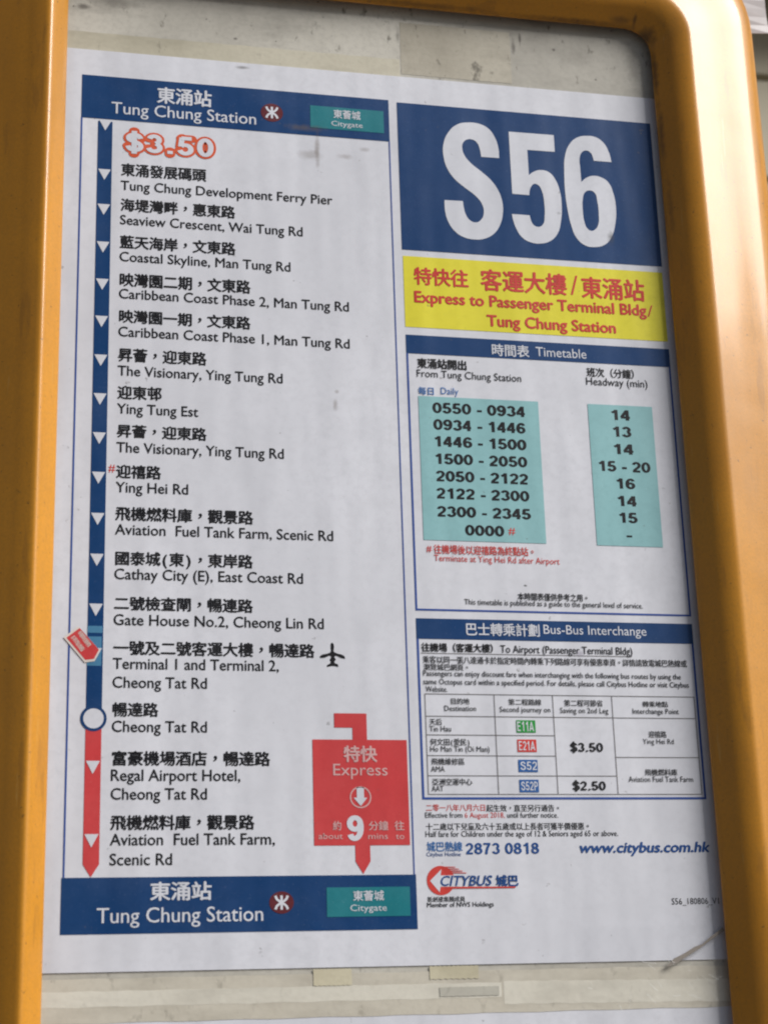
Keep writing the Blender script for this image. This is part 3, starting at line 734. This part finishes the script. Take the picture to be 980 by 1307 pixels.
# slanted red fare sticker over the route line
def tagpoly(g):
    a = [(-127.5, 55.9), (-132.9, 60.2), (-124.9, 69.6), (-121.3, 69.1), (-119.3, 65.1)]
    cu = sum(p[0] for p in a) / 5; cv = sum(p[1] for p in a) / 5
    return [(cu + (u - cu) * g, cv + (v - cv) * g) for u, v in a]
k = Ink(H3); k.poly([(u - .25, v + .35) for u, v in tagpoly(1.13)], INK['tagw']); k.poly(tagpoly(1.0), INK['box'], H3 + .06)
t0 = (-126.7, 57.9)
for row, (s, off) in enumerate((("轉乘優惠", 0), ("詳情請看", 1))):
    for j, c in enumerate(s):
        a, fs = glyph(c, 2); ang = math.radians(-51); cs, sn = math.cos(ang), math.sin(ang)
        ox, oy = -127.0 - row * 2.7 + j * 1.75 * math.cos(math.radians(51)), 58.4 + row * 2.0 + j * 1.9 * math.sin(math.radians(51))
        k.tris([(ox + ((x - .5) * cs - (y - .38) * sn) * 2.35, oy - ((x - .5) * sn + (y - .38) * cs) * 2.35) for x, y in a], fs, INK['tagw'], H3 + .1)
st = k.build("fare_tag", poster)
# express box
k = Ink(H1)
k.poly([(-19.1, 91.2), (-4.9, 91.2), (-4.9, 102.6), (-11.2, 102.6), (-11.2, 97.4), (-19.1, 97.4)], INK['box'])
k.rect(-28.7, 102.6, 12.5, 147.4, INK['box']); k.poly([(-11.2, 147.4), (-11.2, 154.1), (-8.0, 159.3), (-4.8, 154.1), (-4.8, 147.4)], INK['box'])
xb = k.build("express_box", poster)
k = Ink(H2); letter(k, 'express', pen=(.26, .2)); k.build("lettering", xb)
k = Ink(H2)
a, fs = ribbon(arc(-8.4, 127.2, 4.35, 4.35, 0, 360, 40), .55, .55); k.tris(a, fs, INK['P'])
k.rect(-10.0, 122.9, -6.9, 127.8, INK['W']); k.poly([(-11.4, 127.4), (-5.5, 127.4), (-8.4, 130.9)], INK['W'], H2 + .01); k.build("down_arrow", xb)

# ---- right column
k = Ink(H1); k.rect(RU0, -208.5, RU1, -130.2, INK['navy']); rn = k.build("route_number_panel", poster)
GS = [(68.32,-182.48),(68.11,-188.23),(66.66,-193.56),(63.55,-198.21),(59.11,-200.34),(53.57,-200.61),(47.97,-199.01),(43.26,-194.23),(40.47,-186.93),(40.42,-180.99),(41.78,-175.19),(45.21,-169.57),(50.47,-164.97),(55.75,-160.81),(58.55,-156.76),(59.14,-152.56),(57.88,-148.97),(55.11,-146.97),(52.18,-147.8),(50.14,-150.82),(49.31,-154.46),(48.97,-157.83),(39.87,-157.65),(40.02,-151.63),(41.28,-146.45),(44.03,-141.93),(47.84,-139.07),(53.7,-137.92),(59.18,-138.84),(63.78,-141.81),(67.01,-146.8),(68.61,-152.75),(68.64,-159.15),(66.93,-164.9),(63.68,-170.0),(58.89,-174.45),(54.07,-178.36),(51.04,-182.21),(49.92,-186.12),(50.56,-189.43),(52.65,-191.24),(55.17,-191.46),(57.41,-190.03),(58.67,-186.87),(59.26,-182.4)]
G5 = [(73.84,-197.4),(96.85,-197.5),(96.81,-188.3),(82.8,-188.2),(82.85,-174.48),(85.71,-176.66),(89.33,-177.72),(93.34,-176.75),(96.19,-173.18),(98.14,-166.84),(98.59,-159.33),(97.65,-150.69),(95.63,-144.15),(92.16,-140.18),(87.53,-138.26),(82.03,-138.39),(77.66,-140.71),(74.91,-145.27),(73.63,-149.42),(73.12,-152.8),(82.03,-152.8),(82.67,-149.78),(84.05,-147.54),(86.53,-146.98),(88.65,-148.74),(89.62,-153.29),(89.8,-159.73),(88.89,-166.65),(87.33,-169.43),(85.33,-169.92),(83.72,-168.39),(82.79,-166.16),(82.44,-163.6),(73.9,-163.7)]
G6 = [(125.87,-185.1),(124.89,-190.35),(122.54,-195.34),(118.89,-198.13),(114.25,-198.61),(108.99,-197.26),(104.59,-193.02),(101.9,-186.19),(101.0,-176.84),(100.83,-165.98),(101.69,-155.28),(102.8,-148.94),(104.94,-142.7),(109.24,-138.76),(114.28,-138.27),(119.49,-140.02),(122.84,-144.0),(125.44,-151.7),(126.37,-160.4),(125.57,-167.94),(123.41,-173.76),(119.97,-176.21),(115.88,-176.75),(112.18,-175.35),(109.46,-172.95),(109.39,-179.71),(109.51,-186.29),(110.73,-189.14),(112.88,-190.42),(115.2,-189.52),(116.36,-186.87),(116.64,-185.1)]
G6H = [(113.27,-168.59),(115.78,-167.7),(116.99,-162.92),(117.26,-156.47),(116.65,-150.51),(114.93,-147.7),(112.83,-146.8),(110.87,-147.94),(109.58,-151.59),(109.22,-156.93),(109.55,-163.42),(110.93,-167.32)]
for Ls, cor in (([GS], {0, 44, 21, 22}), ([G5], {0, 1, 2, 3, 4, 19, 20, 32, 33}), ([G6, G6H], {0, 31, 24})):
    pts, fs = outline_mesh(Ls, cor)
    k = Ink(H2); k.tris(pts, fs, INK['W']); k.build("route_number_character", rn)
k = Ink(H1); k.rect(RU0 + .3, -127.0, RU1 - .2, -90.8, INK['yellow']); dp = k.build("destination_panel", poster); lettering('dest', dp)
# timetable
k = Ink(H1); k.rect(18.5, -86.9, RU1, -77.6, INK['navy']); k.rect(18.5, -77.6, 19.4, 44.0, INK['line']); k.rect(RU1 - .9, -77.6, RU1, 44.0, INK['line']); k.rect(18.5, 44.0, RU1, 44.9, INK['line'])
tt = k.build("timetable_panel", poster); lettering('tt', tt)
k = Ink(H1 + .04); k.rect(23.4, -56.7, 80.7, 12.25, INK['aqua']); k.h = H2; letter(k, 'ta', pen=(.25, .20)); k.build("time_column", tt)
k = Ink(H1 + .04); k.rect(104.9, -56.8, 136.8, 12.3, INK['aqua']); k.h = H2; letter(k, 'tb', pen=(.25, .20)); k.build("headway_column", tt)
# interchange box
k = Ink(H1); k.rect(18.5, 48.4, RU1, 57.7, INK['navy']); k.rect(18.5, 57.7, 19.5, 127.2, INK['line']); k.rect(RU1 - 1.0, 57.7, RU1, 127.2, INK['line']); k.rect(18.5, 127.2, RU1, 128.2, INK['line'])
ic = k.build("interchange_panel", poster); lettering('ic', ic)
k = Ink(H1 + .04); G = INK['grid']; w = .28
k.rect(20.2, 64.0, 117.8, 64.25, G)
for (a, b, c) in ((21.2, 145.9, 82.1), (21.2, 145.9, 91.9), (21.2, 79.2, 100.1), (21.2, 79.2, 109.1), (21.2, 106.7, 117.8), (106.7, 145.9, 109.5), (21.2, 145.9, 125.8)): k.rect(a, c, b, c + w, G)
for (u, a, b) in ((21.2, 82.1, 125.8), (52.4, 82.1, 125.8), (79.2, 82.1, 125.8), (106.7, 82.1, 125.8), (145.7, 82.1, 125.8)): k.rect(u, a, u + w, b, G, H1 + .06)
k.build("table_rules", ic)
for i, (v0, v1, c) in enumerate(((93.5, 99.0, 'green'), (102.0, 107.5, 'R'), (110.9, 116.3, 'badgeblue'), (119.6, 125.1, 'badgeblue'))):
    k = Ink(H1 + .04); k.rect(62.0, v0, 70.7, v1, INK[c]); k.h = H2; letter(k, 'b%d' % i, pen=(.17, .13)); k.build("route_badge", ic)
# notices, web address, company mark
for lo, hi, right_side in ((120, 137, False), (137, 144.5, False), (144.5, 155, False), (160, 185, False), (160, 185, True)):
    BYWHERE['nt_line'] = [t for t in BYWHERE['nt'] if lo <= t[4] < hi and (t[3] > 100) == right_side]
    if BYWHERE['nt_line']: lettering('nt_line', poster, H1, "notice_lettering")
lettering('web', poster, H1, "web_address", shear=.22)
k = Ink(H1)
CU, CV, RR = 25.3, 162.3, 6.1
disc(k, CU, CV, RR, INK['R'], H1)
k.poly([(20.6, 162.4), (25.7, 157.6), (25.2, 160.2), (33.4, 160.2), (33.4, 164.9), (25.0, 164.9), (24.6, 167.2)], INK['W'], H1 + .05)
for j in range(4):
    v = 156.5 + j * .78
    k.poly([(26 + j * .6, v), (31.5 + j * 1.6, v + .1 + j * .05), (32.0 + j * 1.6, v + .42 + j * .05), (26 + j * .6, v + .48)], INK['R'], H1 + .07)
k.poly([(27.5, 164.95), (58.0, 165.15), (57.8, 165.75), (27.2, 165.75)], INK['R'], H1 + .08)
lg = k.build("company_logo", poster)
k = Ink(H2)
for (w_, face, s, u0, v, u1, h, c, b) in BYWHERE['logo']:
    if face == 'c': cjk(k, s, u0, v, u1, h, INK[c], b)
    else: latin(k, s, u0, v, u1, h, INK[c], b, .25)
k.build("lettering", lg)

# ------------------------------------------------------------------ a scrap of creased clear film in the lower right corner
m, nt, b = newmat("creased_clear_film")
nt.nodes.remove(b)
tr = nt.nodes.new("ShaderNodeBsdfTransparent"); tr.inputs[0].default_value = (1, 1, 1, 1)
gl = nt.nodes.new("ShaderNodeBsdfGlossy"); gl.inputs["Roughness"].default_value = .45
fz = nt.nodes.new("ShaderNodeFresnel"); fz.inputs[0].default_value = 1.22
mx = nt.nodes.new("ShaderNodeMixShader"); nt.links.new(fz.outputs[0], mx.inputs[0]); nt.links.new(tr.outputs[0], mx.inputs[1]); nt.links.new(gl.outputs[0], mx.inputs[2])
nt.links.new(mx.outputs[0], nt.nodes["Material Output"].inputs[0])
FILM = m
def seg_d(u, v, a, b):
    ax, ay = a; bx, by = b; L2 = (bx - ax) ** 2 + (by - ay) ** 2
    t = max(0, min(1, ((u - ax) * (bx - ax) + (v - ay) * (by - ay)) / L2))
    return math.dist((u, v), (ax + t * (bx - ax), ay + t * (by - ay)))
creases = [((149, 184), (123, 199), 1.0), ((96, 202), (112, 216), .35), ((108, 196), (118, 214), .3), ((120, 199), (140, 203), .3), ((86, 209), (118, 213), .25), ((104, 190), (110, 203), .25), ((135, 214), (149, 206), .3), ((126, 186), (132, 206), .2)]
NU, NV = 110, 70
P = []; Fs = []
for j in range(NV + 1):
    for i in range(NU + 1):
        u = 84 + (150.6 - 84) * i / NU; v = 182 + (222 - 182) * j / NV
        hgt = .30 + .06 * math.sin(u * .5 + v * .3)
        for a, b_, A in creases:
            hgt += A * .75 * math.exp(-(seg_d(u, v, a, b_) / .55) ** 2)
        edge = min(i, NU - i + 3, j, NV - j) / 6.0
        P.append(W3(u + .4 * math.sin(v * 2.1), v + .5 * math.sin(u * 1.7), .25 + hgt))
for j in range(NV):
    for i in range(NU):
        q = j * (NU + 1) + i; Fs.append((q, q + 1, q + NU + 2, q + NU + 1))
film = link_mesh("film_scrap", P, Fs, [FILM], base=W3(117, 222, .25), smooth=True)
tag(film, "creased scrap of clear film over the poster's lower right corner", "plastic film")
# flat grey-brown strip drawn along its main fold
k = Ink(1.9)
FOLD = plain("fold_brown", (.28, .25, .22), .7)
k.poly([(149.6, 183.6), (143, 187.9), (139.5, 190.6), (136, 191.6), (131, 194.3), (126, 196.4), (122.6, 199.6), (124.8, 199.4), (129, 197.3), (133, 195.2), (136.2, 193.4), (138, 192.6), (142, 189.9), (150.2, 185.1)], FOLD)
link_mesh("fold_strip", k.v, k.f, k.m, k.i, film)

k = Ink(2.0)
SCR = plain("scratch_white", (.85, .85, .83), .5)
for j in range(26):
    u = random.choice([random.gauss(112, 14), random.gauss(132, 8)]); v = random.gauss(207, 6)
    if not (86 < u < 148 and 190 < v < 221): continue
    a = random.gauss(.7, .5); L = random.uniform(1.0, 7.0); w = random.uniform(.05, .16)
    P = []
    for q in range(7):
        t = q / 6 - .5; P.append((u + math.cos(a) * L * t + random.gauss(0, .12), v + math.sin(a) * L * t + random.gauss(0, .12)))
    pts, fs = ribbon(P, w, w); k.tris(pts, fs, SCR, 2.0 + .01 * j)
link_mesh("scratch_marks", k.v, k.f, k.m, k.i, film)

# ------------------------------------------------------------------ plastic flap hanging behind the frame's upper right corner
flapm = plain("milky_plastic", (.52, .50, .52), .35)
P = []; m = 8
for k_ in range(m + 1):
    t = k_ / m
    for s_ in (0, 1):
        for hh in (0, .6):
            P.append(W3(214 + 19 * s_ + 9 * t + 1.2 * math.sin(t * 5), -335 + 38 * t + (1 - s_) * 2, -42 + hh + 2 * math.sin(t * 4 + s_)))
Fs = []
for k_ in range(m):
    a = 4 * k_; b_ = a + 4
    Fs += [(a, a + 2, b_ + 2, b_), (a + 1, b_ + 1, b_ + 3, a + 3), (a, b_, b_ + 1, a + 1), (a + 2, a + 3, b_ + 3, b_ + 2)]
Fs += [(0, 1, 3, 2), (4 * m, 4 * m + 2, 4 * m + 3, 4 * m + 1)]
fl = link_mesh("plastic_flap", P, Fs, [flapm], base=W3(222, -297, -42))
tag(fl, "milky plastic flap sticking out behind the frame's upper right corner", "plastic flap")
